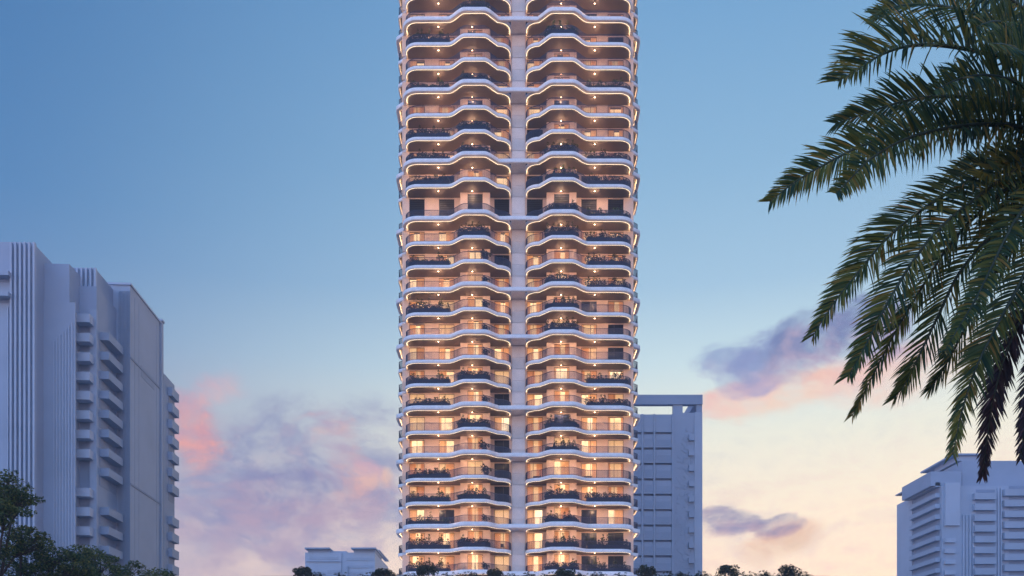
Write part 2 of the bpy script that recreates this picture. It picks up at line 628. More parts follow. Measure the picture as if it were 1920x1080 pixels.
def band_mesh():
    """deep white band that runs on across the recess between both halves"""
    mb = MB()
    L = [p for p in HP['left'] if not (p[0] > LB[3] + 0.05 and p[1] >= Y0 - 0.01)]
    R = [p for p in HP['right'] if not (p[0] < RB[0] - 0.05 and p[1] >= Y0 - 0.01)]
    pts = L + [(XI0 - 0.4, Y0), (XM, Y0), (XI1 + 0.4, Y0)] + R
    sweep(mb, pts, [(-0.35, 0.14), (0.2, 0.14), (0.27, 0.10), (0.30, 0.03), (0.30, -0.37), (0.27, -0.43), (0.18, -0.46), (0.005, -0.46), (0.005, -0.3)], 0)
    # web between the bar and the wall of the recess
    mb.box(XI0 - 0.05, XI1 + 0.05, Y0 - 0.05, Y0 + 2.6, -0.30, -0.02)
    return mb.mesh('edge_band', [M['fascia']])


def rail_mesh(k):
    mb = MB()
    pts = HP[k]
    nr = normals(pts)
    ins = [Vector((p[0] - n.x * 0.12, p[1] - n.y * 0.12)) for p, n in zip(pts, nr)]
    lo = 26 if k == 'left' else 0
    hi = len(ins) if k == 'left' else len(ins) - 26
    seg = ins[lo:hi]
    H = 1.12
    for z0, z1, w in ((H - 0.05, H, 0.035), (0.06, 0.10, 0.02)):
        n2 = normals([tuple(p) for p in seg])
        rows = []
        for (o, z) in ((-w, z0), (w, z0), (w, z1), (-w, z1), (-w, z0)):
            rows.append([(p.x + n.x * o, p.y + n.y * o, z) for p, n in zip(seg, n2)])
        mb.grid(rows, 0, False)
    # balusters
    acc, step = 0.0, 0.135
    nxt = 0.0
    cnt = 0
    for i in range(len(seg) - 1):
        a, b = seg[i], seg[i + 1]
        L = (b - a).length
        while nxt <= acc + L:
            p = a + (b - a) * ((nxt - acc) / max(L, 1e-6))
            w = 0.03 if cnt % 10 == 0 else 0.025
            n = len(mb.v)
            for z in (0.0, H - 0.04):
                mb.v.extend([(p.x - w, p.y - w, z), (p.x + w, p.y - w, z), (p.x + w, p.y + w, z), (p.x - w, p.y + w, z)])
            for q in ((0, 1, 5, 4), (1, 2, 6, 5), (2, 3, 7, 6), (3, 0, 4, 7)):
                mb.f.append(tuple(n + j for j in q))
                mb.mi.append(0)
                mb.sm.append(False)
            nxt += step
            cnt += 1
        acc += L
    return mb.mesh('railing', [M['rail']])


YW = Y0 + 2.9
YBW = Y0 + 1.5
# bays: (px left, px right, plane) of windows ; piers fill what lies between
wins = [(767.5, 796, YW), (823, 851.7, YW), (876.7, 905, YBW), (927, 955, YW),
        (988, 1017.5, YW), (1039, 1067.5, YBW), (1090, 1119, YW), (1140, 1169, YW)]
piers = [(757.5, 767.5, YW), (796, 823, YW), (851.7, 863, YW), (863, 876.7, YBW), (905, 919, YBW), (919, 927, YW), (955, 959.6, YW),
         (984.6, 988, YW), (1017.5, 1025, YW), (1025, 1039, YBW), (1067.5, 1081, YBW), (1081, 1090, YW), (1119, 1140, YW), (1169, 1184.5, YW)]


def wall_mesh(h):
    mb = MB()
    for a, b, y in piers:
        mb.box(X(a, y) + 0.002, X(b, y) - 0.002, y, y + 1.1 + (YW - y), 0.0, h)
    for a, y in ((863, YBW), (919, YBW), (1025, YBW), (1081, YBW)):
        pass
    # upper lintel strips, set back a little
    for a, b, y in wins:
        mb.box(X(a, y), X(b, y), y + 0.05, y + 0.3, h - 0.16, h)
    # side walls of the block and the wall behind the rooms
    mb.box(X(757.5, YW) - 0.25, X(757.5, YW) - 0.003, YW + 0.003, YB - 3, 0, h)
    mb.box(X(1184.5, YW) + 0.003, X(1184.5, YW) + 0.25, YW + 0.003, YB - 3, 0, h)
    mb.box(X(757.5, YW) + 0.003, X(1184.5, YW) - 0.003, YW + 1.15, YW + 1.45, 0, h)
    return mb.mesh('wall', [M['wall']])


def core_mesh(h):
    mb = MB()
    mb.box(X(959.8, Y0 + 2.75), X(984.4, Y0 + 2.75), Y0 + 2.72, Y0 + 2.95, -0.30, h * 0.5 - 0.38)
    mb.box(X(959.8, Y0 + 2.75), X(984.4, Y0 + 2.75), Y0 + 2.72, Y0 + 2.95, h * 0.5 - 0.34, h - 0.42)
    mb.box(X(959.9, Y0 + 2.75), X(984.3, Y0 + 2.75), Y0 + 2.80, Y0 + 2.94, h * 0.5 - 0.37, h * 0.5 - 0.35)
    mb.box(X(959.8, Y0 + 2.75), X(984.4, Y0 + 2.75), Y0 + 2.80, Y0 + 2.95, -0.41, -0.305)
    return mb.mesh('wall_panel', [M['core']])


def win_meshes(a, b, y, h, rnd):
    x0, x1 = X(a, y), X(b, y)
    w = x1 - x0
    hh = h - 0.16
    f = MB()
    t = 0.05
    f.box(x0, x0 + t, y + 0.06, y + 0.14, 0, hh)
    f.box(x1 - t, x1, y + 0.06, y + 0.14, 0, hh)
    f.box(x0 + t, x1 - t, y + 0.06, y + 0.14, hh - t, hh)
    f.box(x0 + t, x1 - t, y + 0.06, y + 0.14, 0, 0.06)
    xm = x0 + w * rnd.choice([0.4, 0.5, 0.6])
    f.box(xm - 0.03, xm + 0.03, y + 0.062, y + 0.138, 0.06, hh - t)
    p = MB()
    for (s0, s1) in ((x0 + t, xm - 0.03), (xm + 0.03, x1 - t)):
        p.face([(s0, y + 0.10, 0.06), (s1, y + 0.10, 0.06), (s1, y + 0.10, hh - t), (s0, y + 0.10, hh - t)])
    r = MB()
    r.face([(x0 - 0.05, y + 1.0, 0.0), (x1 + 0.05, y + 1.0, 0.0), (x1 + 0.05, y + 1.0, h), (x0 - 0.05, y + 1.0, h)])
    dk = MB()
    for (s0, s1) in ((x0 + t, xm - 0.03), (xm + 0.03, x1 - t)):
        dk.face([(s0, y + 0.10, 0.06), (s1, y + 0.10, 0.06), (s1, y + 0.10, hh - t), (s0, y + 0.10, hh - t)])
    sh = MB()
    n = 9
    for i in range(n):
        z = 0.1 + (hh - 0.2) * i / n
        sh.box(x0 + t, x1 - t, y + 0.2, y + 0.22, z + 0.03, z + (hh - 0.2) / n)

    def curt(spans):
        c = MB()
        for (u0, u1) in spans:
            nseg = max(6, int((u1 - u0) * w / 0.05))
            rows = []
            for z in (0.02, hh * 0.5, hh + 0.1):
                rows.append([(x0 + w * (u0 + (u1 - u0) * i / nseg), y + 0.30 + 0.05 * math.sin(i * 1.9 + u0 * 7), z) for i in range(nseg + 1)])
            c.grid(rows)
        return c
    cs = []
    for spans in ([(0, 0.3), (0.68, 1)], [(0, 0.42), (0.72, 1)], [(0, 0.22), (0.6, 1)], [(0, 0.5)], [(0.45, 1)], [(0, 0.15), (0.85, 1)]):
        cs.append(curt(spans).mesh('curtain', [M['curtain']]))
    sheer = [curt([(0.0, 1.0)]).mesh('sheer', [M['sheer']])]
    return dict(frame=f.mesh('window', [M['frame']]), pane=p.mesh('pane', [M['glass']]), room=r.mesh('room', [M['room']]),
                dark=dk.mesh('pane', [M['darkglass']]), blind=sh.mesh('blind', [M['louvre']]), curtains=cs, sheer=sheer)


def louvre_mesh(a, b, y, h):
    x0, x1 = X(a, y), X(b, y)
    mb = MB()
    mb.box(x0, x0 + 0.06, y + 0.02, y + 0.14, 0, h)
    mb.box(x1 - 0.06, x1, y + 0.02, y + 0.14, 0, h)
    mb.box(x0 + 0.06, x1 - 0.06, y + 0.13, y + 0.15, 0, h, 0)
    n = 16
    st = h / n
    for i in range(n):
        z = i * st
        mb.face([(x0 + 0.06, y + 0.03, z + 0.02), (x1 - 0.06, y + 0.03, z + 0.02), (x1 - 0.06, y + 0.12, z + st * 0.85), (x0 + 0.06, y + 0.12, z + st * 0.85)])
        mb.face([(x0 + 0.06, y + 0.03, z + 0.02), (x0 + 0.06, y + 0.03, z + 0.06), (x1 - 0.06, y + 0.03, z + 0.06), (x1 - 0.06, y + 0.03, z + 0.02)][::-1])
    return mb.mesh('louvre', [M['louvre']])


def bulb_mesh():
    mb = MB()
    rows = []
    for i in range(4):
        t = i / 3 * math.pi / 2
        rows.append([(0.085 * math.cos(t) * math.cos(k * math.pi / 4), 0.085 * math.cos(t) * math.sin(k * math.pi / 4), -0.03 - 0.035 * math.sin(t)) for k in range(8)])
    mb.grid(rows, 0, True, True)
    rows = [[(0.11 * math.cos(k * math.pi / 4), 0.11 * math.sin(k * math.pi / 4), z) for k in range(8)] for z in (0.0, -0.029)]
    mb.grid(rows, 1, True, True)
    mb.face([(0.11 * math.cos(k * math.pi / 4), 0.11 * math.sin(k * math.pi / 4), -0.029) for k in range(8)][::-1], 1)
    return mb.mesh('downlight', [M['bulb'], M['rail']])


rnd = random.Random(7)
slab_thin = slab_mesh(0.0)
slab_deep = slab_mesh(0.02)
strips = {k: strip_mesh(k) for k in HP}
band = band_mesh()
coves = {k: cove_mesh(k) for k in HP}
rails = {k: rail_mesh(k) for k in HP}
H_STD = h_std - SLAB_T - 0.004
H_TALL = ftop[9] - SLAB_T - ftop[10] - 0.004
wall_std, wall_tall = wall_mesh(H_STD), wall_mesh(H_TALL)
core_std, core_tall = core_mesh(h_std), core_mesh(ftop[9] - ftop[10])
wm = [win_meshes(a, b, y, H_STD, rnd) for a, b, y in wins]
lv = [louvre_mesh(a, b, y, H_TALL - 0.16) for a, b, y in wins]
bulb = bulb_mesh()
# unlit windows read off the photograph: (slab index, window index)
DARK = {(2, 6), (3, 7), (6, 2), (6, 5), (7, 4), (9, 1), (9, 4), (9, 6), (12, 3), (14, 6), (15, 7), (16, 7), (18, 3), (19, 5), (20, 3),
        (21, 3), (22, 3), (23, 1), (23, 6), (24, 6), (24, 7), (25, 6), (25, 7)}
for i in range(NS):
    z = ftop[i]
    s = link('floor_slab', slab_deep if i in THICK else slab_thin, tower, (0, 0, z))
    for k in HP:
        link('strip_light', strips[k], s)
        link('cove_light', coves[k][0 if i in THICK else 1], s)
    if i in THICK:
        link('edge_band', band, tower, (0, 0, z))
    for px in (822, 885.5, 1052, 1115):
        link('downlight', bulb, s, (X(px, DS), DS, -SLAB_T))
    if i == 0:
        continue
    tall = (i == 10)
    for k in HP:
        link('railing', rails[k], tower, (0, 0, z))
    link('wall', wall_tall if tall else wall_std, tower, (0, 0, z))
    link('wall_panel', core_tall if tall else core_std, tower, (0, 0, z))
    for j in range(8):
        if tall:
            link('louvre', lv[j], tower, (0, 0, z))
            continue
        w = wm[j]
        wo = link('window', w['frame'], tower, (0, 0, z))
        if (i, j) in DARK:
            link('pane', w['dark'], wo)
            link('blind', w['blind'], wo)
        else:
            link('pane', w['pane'], wo)
            link('room', w['room'], wo)
            u = rnd.random()
            if u < 0.88:
                link('curtain', rnd.choice(w['curtains']), wo)
            if u > 0.6:
                so_ = link('sheer', w['sheer'][0], wo, (0, 0.12, 0))
rf = MB()
rf.box(XL + 0.5, XR - 0.5, Y0 + 0.6, YB - 0.5, 0.005, 0.9)
rfo = rf.build('roof', M['far_b'], tower)
rfo.location = (0, 0, ftop[0])
ss = MB()
ss.box(XL + 2.0, XR - 2.0, YW + 2.0, YB - 3.2, 0, TOP_Z - 0.5)
ss.build('core', M['far_d'], tower)

# ------------------------------------------------------------------ planters and small things on the balconies
def ordinal(n):
    return ['', 'first', 'second', 'third', 'fourth', 'fifth', 'sixth', 'seventh', 'eighth', 'ninth', 'tenth', 'eleventh', 'twelfth',
            'thirteenth', 'fourteenth', 'fifteenth'][n]


def floor_words(i):
    if i == 10:
        return 'on the dark louvred storey'
    if i < 10:
        return ordinal(10 - i) + ' floor above the louvred storey'
    return ordinal(i - 10) + ' floor below the louvred storey'


def sub_path(k, x0, x1):
    pts = HP[k]
    nr = normals(pts)
    out = []
    for p, n in zip(pts, nr):
        if x0 <= p[0] <= x1 and p[1] < Y0 + 1.1:
            out.append((Vector(p), n))
    return out


PZONE = {'Lo': ('left', XL + 0.05, -8.75), 'Lb': ('left', -7.75, -2.75), 'Rb': ('right', 4.45, 9.6), 'Ro': ('right', 10.55, XR - 0.12)}
ZNAME = {'Lo': 'outer balcony away from the palm', 'Lb': 'bulging balcony away from the palm', 'Rb': 'bulging balcony on the palm side',
         'Ro': 'outer balcony on the palm side'}


def trough_mesh(zone):
    k, x0, x1 = PZONE[zone]
    sp = sub_path(k, x0, x1)
    mb = MB()
    rows = []
    for (o, z) in ((-0.17, 0.02), (-0.17, 0.62), (-0.22, 0.62), (-0.22, 0.55), (-0.62, 0.55), (-0.62, 0.62), (-0.67, 0.62), (-0.67, 0.02)):
        rows.append([(p.x + n.x * o, p.y + n.y * o, z) for p, n in sp])
    mb.grid(rows, 0, False)
    for e in (0, -1):
        p, n = sp[e]
        q = [(p.x + n.x * o, p.y + n.y * o, z) for (o, z) in ((-0.17, 0.02), (-0.17, 0.62), (-0.67, 0.62), (-0.67, 0.02))]
        mb.face(q if e else q[::-1])
    return mb.mesh('trough', [M['planter']])


def shrub_mesh(zone, seed, kind=0):
    r_ = random.Random(seed)
    hs = ([0.25, 0.35, 0.45, 0.55, 0.75], [0.15, 0.2, 0.3, 0.35, 0.9], [0.4, 0.5, 0.6, 0.8, 1.0])[kind]
    trail = (0.5, 0.8, 0.2)[kind]
    k, x0, x1 = PZONE[zone]
    sp = sub_path(k, x0, x1)
    mb = MB()
    n = 22
    for i in range(n):
        t = (i + r_.uniform(0.1, 0.9)) / n
        p, nn = sp[int(t * (len(sp) - 1))]
        c = (p.x - nn.x * 0.42, p.y - nn.y * 0.42)
        h = r_.choice(hs)
        if r_.random() < 0.12:
            continue
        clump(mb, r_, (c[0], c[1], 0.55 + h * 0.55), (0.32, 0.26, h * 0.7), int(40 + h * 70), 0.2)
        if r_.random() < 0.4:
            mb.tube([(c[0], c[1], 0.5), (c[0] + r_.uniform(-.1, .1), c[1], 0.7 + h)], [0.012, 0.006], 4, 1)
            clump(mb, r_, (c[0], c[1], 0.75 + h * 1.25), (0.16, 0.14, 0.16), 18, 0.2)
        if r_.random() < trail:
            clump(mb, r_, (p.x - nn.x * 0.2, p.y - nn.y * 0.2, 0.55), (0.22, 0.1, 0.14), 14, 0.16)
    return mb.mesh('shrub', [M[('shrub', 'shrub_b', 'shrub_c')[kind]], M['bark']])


troughs = {z: trough_mesh(z) for z in PZONE}
shrubs = {z: [shrub_mesh(z, 11 + 37 * q + ord(z[0]) * 3 + ord(z[1]) * 5, q % 3) for q in range(6)] for z in PZONE}
PL = {2: 'Lb', 3: 'Lo Rb', 5: 'Lo Lb Ro', 7: 'Lo Lb', 8: 'Lo Lb Rb Ro', 9: 'Lo Rb Ro', 10: 'Rb Ro', 11: 'Lb Rb Ro', 12: 'Lo Ro', 13: 'Rb Ro',
      14: 'Lo Rb', 15: 'Rb', 17: 'Lo Lb Ro', 18: 'Lo Ro', 19: 'Lb Rb', 20: 'Rb', 21: 'Lo', 22: 'Lo Lb Rb Ro', 23: 'Lo Rb', 24: 'Lo Lb Rb Ro',
      25: 'Lo Rb Ro', 1: 'Lb'}
for i in sorted(PL):
    for zone in PL[i].split():
        sp = sub_path(*PZONE[zone])
        o = empty('balcony_planter', (sp[len(sp) // 2][0].x, sp[len(sp) // 2][0].y + 0.42, ftop[i]),
                  'dark planter of shrubs, %s, %s' % (ZNAME[zone], floor_words(i)), 'planter', 'planters along the balcony edges')
        off = (-o.location.x, -o.location.y, 0)
        link('trough', troughs[zone], o, off)
        link('shrub', rnd.choice(shrubs[zone]), o, off)


def pot_meshes():
    a = MB()
    prof = [(0.2, 0.0), (0.27, 0.35), (0.29, 0.42), (0.25, 0.42), (0.24, 0.36), (0.0, 0.36)]
    a.grid([[(r * math.cos(k * math.pi / 6), r * math.sin(k * math.pi / 6), z) for k in range(12)] for r, z in prof], 0, True, True)
    b = MB()
    r_ = random.Random(3)
    b.tube([(0, 0, 0.36), (0.02, 0.01, 0.7)], [0.03, 0.02], 6, 1)
    for q in range(7):
        clump(b, r_, (r_.uniform(-.35, .35), r_.uniform(-.2, .2), r_.uniform(0.6, 1.15)), (0.3, 0.26, 0.25), 34, 0.22)
    return a.mesh('pot', [M['planter']]), b.mesh('shrub', [M['shrub'], M['bark']])


pot_m, pot_s = pot_meshes()
for i in (12, 13, 14, 15, 16, 18, 20, 21, 23, 25):
    bx = {20: 908, 21: 912}.get(i, 911)
    o = empty('potted_shrub', (X(bx, Y0 - 1.0), Y0 - 1.0, ftop[i]),
              'single potted shrub at the end of a bulging balcony, %s' % floor_words(i), 'potted plant', 'potted shrubs on the bulging balconies')
    link('pot', pot_m, o)
    p_ = link('shrub', pot_s, o)
    if i in (20, 21, 12):
        o.scale = (1.3, 1.3, 1.25)
for (i, bx) in ((21, 1007), (21, 1102)):
    mb = MB()
    mb.box(-0.55, 0.55, -0.3, 0.3, 0.34, 0.42)
    t_ = mb
    o = empty('low_table', (X(bx, Y0 + 1.0), Y0 + 1.0, ftop[i]),
              'low dark table behind railing %s, %s' % ('beside the recess' if bx < 1050 else 'under the outer window', floor_words(i)), 'table', 'low balcony tables')
    mb.build('table_top', M['wood'], o)
    for sx in (-0.48, 0.48):
        for sy in (-0.24, 0.24):
            l = MB()
            l.box(sx - 0.03, sx + 0.03, sy - 0.03, sy + 0.03, 0, 0.34)
            l.build('leg', M['wood'], o)
o = empty('balcony_chair', (X(943, Y0 + 1.1), Y0 + 1.1, ftop[24]), 'dark chair in front of the window beside the recess, ' + floor_words(24), 'chair', None, 0.5)
mb = MB(); mb.box(-0.24, 0.24, -0.24, 0.24, 0.40, 0.46); mb.build('seat', M['wood'], o)
mb = MB(); mb.box(-0.24, 0.24, 0.20, 0.24, 0.46, 0.92); mb.build('backrest', M['wood'], o)
for sx in (-0.21, 0.21):
    for sy in (-0.21, 0.21):
        mb = MB(); mb.box(sx - 0.02, sx + 0.02, sy - 0.02, sy + 0.02, 0, 0.40); mb.build('leg', M['wood'], o)

# ------------------------------------------------------------------ podium, its trees and hedge
PZ = ftop[-1] + 0.006
pod = empty('podium_building', (4, 140, 0), 'broad stone podium with planted roof edge under the apartment tower', 'podium')
PX0, PX1, PY0 = -31.0, 39.0, 115.2
def podp(mb, name, m):
    for q in range(len(mb.v)):
        v = mb.v[q]
        mb.v[q] = (v[0] - 4, v[1] - 140, v[2])
    return mb.build(name, m, pod)
mb = MB(); mb.box(PX0, PX1, PY0, 165, 0, PZ - 0.3); podp(mb, 'wall', M['stone'])
mb = MB(); mb.box(PX0 - 0.4, PX1 + 0.4, PY0 - 0.4, 165.4, PZ - 0.297, PZ); podp(mb, 'roof', M['fascia'])
mb = MB(); mb.box(PX0 + 0.3, PX1 - 0.3, PY0 + 0.2, PY0 + 6.0, PZ + 0.003, PZ + 0.45); podp(mb, 'planting_bed', M['soil'])
for k in range(14):
    for r in range(3):
        mb = MB()
        x0 = PX0 + 1.2 + k * 4.95
        mb.box(x0, x0 + 3.6, PY0 - 0.06, PY0 - 0.003, 1.2 + r * 5.2, 4.6 + r * 5.2)
        podp(mb, 'window', M['darkglass'])


def podium_tree(px, ytop, rpx, seed, label):
    D = PY0 + 1.6 + (seed % 5) * 0.7
    r_ = random.Random(seed)
    zt = Zp(ytop, D)
    R = rpx * 1.15 * D / F
    base = Vector((X(px, D), D, PZ + 0.45))
    o = empty('podium_tree', base, label, 'tree', 'small trees along the podium edge')
    H = zt - base.z
    tr = MB()
    tr.tube([(0, 0, -0.1), (0.03, 0, H * 0.3), (0, 0.02, H * 0.75)], [0.07, 0.055, 0.03], 6)
    cr = MB()
    for q in range(16):
        a = r_.uniform(0, 6.28)
        rr = R * math.sqrt(r_.uniform(0.05, 1)) * 0.8
        c = (rr * math.cos(a), rr * math.sin(a) * 0.8, H - R * 0.25 - r_.uniform(0.0, 1.0) * R * 0.75 - rr * 0.25)
        tr.tube([(0, 0.01, H * 0.4), c], [0.03, 0.01], 4)
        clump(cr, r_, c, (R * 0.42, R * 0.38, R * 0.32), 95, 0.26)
    tr.build('trunk', M['bark'], o)
    cr.build('crown', M['shrub'], o)


podium_tree(567, 1061, 15, 1, 'small dark round tree at the podium end in front of the small far building')
podium_tree(715, 1064, 15, 2, 'small dark tree on the podium just beyond the tower corner, before a far wall')
podium_tree(803, 1052, 18, 3, 'small dark tree under the planters of the tower half away from the palm')
podium_tree(928, 1064, 14, 4, 'small dark tree in front of the tower beside its recess')
podium_tree(1064, 1061, 16, 6, 'small dark tree before the bulging balconies on the palm side')
podium_tree(1212, 1058, 18, 7, 'small dark tree in front of the framed roof building by the tower')
podium_tree(1360, 1053, 20, 8, 'broad dark tree on the podium under the small grey cloud')
podium_tree(1480, 1057, 19, 9, 'farthest dark tree on the podium towards the palm, against bright sky')
HEDGE = [(598, 1077), (640, 1076), (688, 1075), (745, 1077), (775, 1076), (842, 1075), (872, 1074), (900, 1077), (962, 1076), (995, 1075),
         (1030, 1074), (1095, 1075), (1125, 1077), (1165, 1076), (1245, 1074), (1285, 1075), (1320, 1072), (1398, 1074), (1425, 1072), (1445, 1076), (1510, 1073)]
TREES = [(567, 'tree at the podium end'), (715, 'tree beyond the tower corner'), (803, 'tree under the tower planters'), (928, 'tree beside the tower recess'),
         (1064, 'tree before the bulging balconies'), (1212, 'tree before the framed roof block'), (1360, 'tree under the small cloud'), (1480, 'tree nearest the palm')]


def hedge_label(px):
    t, nm = [a for a in TREES if a[0] < px][-1]
    q = 1 + len([h for h in HEDGE if t < h[0] < px])
    return '%s low podium shrub past the small %s, towards the palm' % (ordinal(q), nm)


hm = []
for s in range(4):
    r_ = random.Random(200 + s)
    mb = MB()
    for q in range(8):
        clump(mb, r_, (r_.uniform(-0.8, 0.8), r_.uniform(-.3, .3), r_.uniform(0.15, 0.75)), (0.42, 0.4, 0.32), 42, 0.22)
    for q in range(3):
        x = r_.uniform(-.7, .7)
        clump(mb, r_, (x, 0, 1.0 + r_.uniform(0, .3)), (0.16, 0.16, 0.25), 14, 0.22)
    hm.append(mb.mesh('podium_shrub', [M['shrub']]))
for q, (px, py) in enumerate(HEDGE):
    D = PY0 + 1.2 + (q % 3) * 0.8
    o = link('podium_shrub', hm[q % 4], None, (X(px, D), D, PZ + 0.44))
    s = max(0.5, (Zp(py, D) - PZ - 0.44) / 1.15)
    o.scale = (1.1, 1.1, s)
    tag(o, hedge_label(px), 'shrub', 'low shrubs along the podium edge')

# ------------------------------------------------------------------ background buildings
TH = math.radians(3.15)
CT, ST = math.cos(TH), math.sin(TH)


class Turned:
    """a building frame turned by TH: u along the front, v into depth"""
    def __init__(self, th):
        self.c, self.s = math.cos(th), math.sin(th)

    def t(self, px, v):
        k = (px - 960.0) / F
        return v / (self.c - self.s * k)

    def u(self, px, v):
        k = (px - 960.0) / F
        t = self.t(px, v)
        return t * k * self.c + t * self.s

    def z(self, px, py, v):
        return ZC + (YH - py) * self.t(px, v) / F

    def tf(self, p):
        u, v, z = p
        return (u * self.c - v * self.s, u * self.s + v * self.c, z)


def bbox(T, mb, pxl, pxr, ytop, v0, v1, ybot=None, mi=0, z0=0.0):
    u0, u1 = T.u(pxl, v0), T.u(pxr, v0)
    zt = T.z(pxr, ytop, v0)
    zb = T.z(pxr, ybot, v0) if ybot is not None else z0
    mb.box(u0, u1, v0, v1, zb, zt, mi, T.tf)


def local(o, mb):
    l = o.location
    mb.v = [(v[0] - l.x, v[1] - l.y, v[2] - l.z) for v in mb.v]
    return mb


T = Turned(TH)
sb = empty('stepped_tower', (-80, 170, 0), 'stepped pale blue-grey tower block with ribbed fins and stacked balconies behind the leafy tree', 'tower block')


def part(name, m, fn):
    mb = MB()
    fn(mb)
    return local(sb, mb).build(name, m, sb)


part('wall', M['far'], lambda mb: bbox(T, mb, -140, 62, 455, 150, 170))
for k in range(6):
    xa = 18 + k * 8.6
    part('fin', M['far_b'], lambda mb: bbox(T, mb, xa, xa + 3.6, 453.5, 149.3, 149.99))
# balconies cut into the outer wall
for ya in (516, 555):
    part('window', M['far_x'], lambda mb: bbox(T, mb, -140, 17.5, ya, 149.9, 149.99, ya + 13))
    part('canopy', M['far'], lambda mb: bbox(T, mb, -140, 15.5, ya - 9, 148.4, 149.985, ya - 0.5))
part('ledge', M['far_b'], lambda mb: bbox(T, mb, 13.6, 15.2, 574, 149.6, 149.98))
part('wall', M['far'], lambda mb: bbox(T, mb, 66, 130, 495, 154, 166))
part('wall', M['far'], lambda mb: bbox(T, mb, 71, 141, 567, 153.6, 153.99))
for k in range(7):
    xa = 100 + k * 5.6
    part('rib', M['far_b'], lambda mb: bbox(T, mb, xa, xa + 2.2, 640 - k * 6, 153.4, 153.598))
part('wall', M['far_d'], lambda mb: bbox(T, mb, 120, 181, 537, 158, 170))
part('wall', M['far_d'], lambda mb: bbox(T, mb, 135, 178.5, 503, 159, 168))
for k in range(6):
    xa = 134 + k * 8.4
    part('roof_fin', M['far_b'], lambda mb: bbox(T, mb, xa, xa + 3.4, 501.5, 158.4, 158.99, 537))
part('corner_pier', M['far'], lambda mb: bbox(T, mb, 168, 181, 580, 157.4, 157.99))
for k in range(14):
    if k == 8:
        continue
    yt = 588 + 36.3 * k
    def fb(mb):
        bbox(T, mb, 141, 168, yt, 155.6, 157.39, yt + 16)
    b_ = part('balcony', M['far_b'], fb)
for k in range(12):
    if k == 8:
        continue
    yt = 625 + 36.3 * k
    def fb(mb):
        v0, v1 = 159.5, 166.0
        u0 = T.u(181, 158) - 0.05
        zt = T.z(190, yt, 160)
        mb.box(u0, u0 + 1.5, v0, v1, zt - 1.3, zt, 0, T.tf)
    part('side_balcony', M['far_d'], fb)
    def fg(mb):
        u0 = T.u(181, 158)
        zt = T.z(190, yt, 160)
        mb.box(u0 + 0.003, u0 + 0.06, 159.2, 166.6, zt - 2.9, zt - 1.35, 0, T.tf)
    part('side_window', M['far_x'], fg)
part('wall', M['far'], lambda mb: bbox(T, mb, 196, 244, 535, 167, 183))
for k in range(9):
    xa = 222 + k * 2.6
    part('rib', M['far_d'], lambda mb: bbox(T, mb, xa, xa + 1.1, 545, 166.8, 166.99))
def coping(mb):
    u0, u1 = T.u(196, 167), T.u(244, 167)
    z = T.z(244, 535, 167)
    mb.box(u0 - 0.2, u1 + 0.2, 166.75, 183.2, z + 0.003, z + 0.35, 0, T.tf)
part('coping', M['far_b'], coping)
for k, (zz_a) in enumerate((668, 905)):
    def gl(mb):
        u1 = T.u(244, 167)
        z = T.z(244, zz_a, 167)
        mb.box(u1 + 0.003, u1 + 0.12, 167.0, 183, z - 0.35, z, 0, T.tf)
    part('ledge', M['far_x'], gl)
part('wall', M['far'], lambda mb: bbox(T, mb, 250, 303, 602, 183.3, 184.45))
def coping2(mb):
    u0, u1 = T.u(250, 183.3), T.u(303, 183.3)
    z = T.z(303, 602, 183.3)
    mb.box(u0 - 0.2, u1 + 0.2, 183.1, 184.6, z + 0.003, z + 0.35, 0, T.tf)
part('coping', M['far_b'], coping2)
for k in range(5):
    xa = 260 + k * 3.4
    part('rib', M['far_d'], lambda mb: bbox(T, mb, xa, xa + 1.3, 640, 183.05, 183.29))
UD = T.u(244, 167)
part('side_window', M['far_d'], lambda mb: mb.box(UD + 0.003, UD + 0.05, 172.6, 180.0, T.z(264, 706, 172.6), T.z(264, 684, 172.6), 0, T.tf))
for vv in (169.2, 171.4, 181.2):
    part('rib', M['far'], lambda mb: mb.box(UD + 0.004, UD + 0.05, vv, vv + 0.12, 0, T.z(244, 548, 167), 0, T.tf))
# far wing with stacked end balconies
U0 = T.u(303, 183.3)
def wing(mb):
    mb.box(U0 - 6, U0 + 0.02, 184.6, 191.4, 0, T.z(304, 700, 184.6), 0, T.tf)
part('wall', M['far_d'], wing)
for k in range(13):
    if k == 7:
        continue
    yt = 738 + 29.6 * k
    zt = T.z(328, yt, 191)
    part('side_balcony', M['far'], lambda mb: mb.box(U0 + 0.025, U0 + 0.85, 187.2, 191.6, zt - 1.6, zt, 0, T.tf))
    part('side_window', M['far_x'], lambda mb: mb.box(U0 + 0.022, U0 + 0.07, 187.4, 191.2, zt - 3.1, zt - 1.65, 0, T.tf))

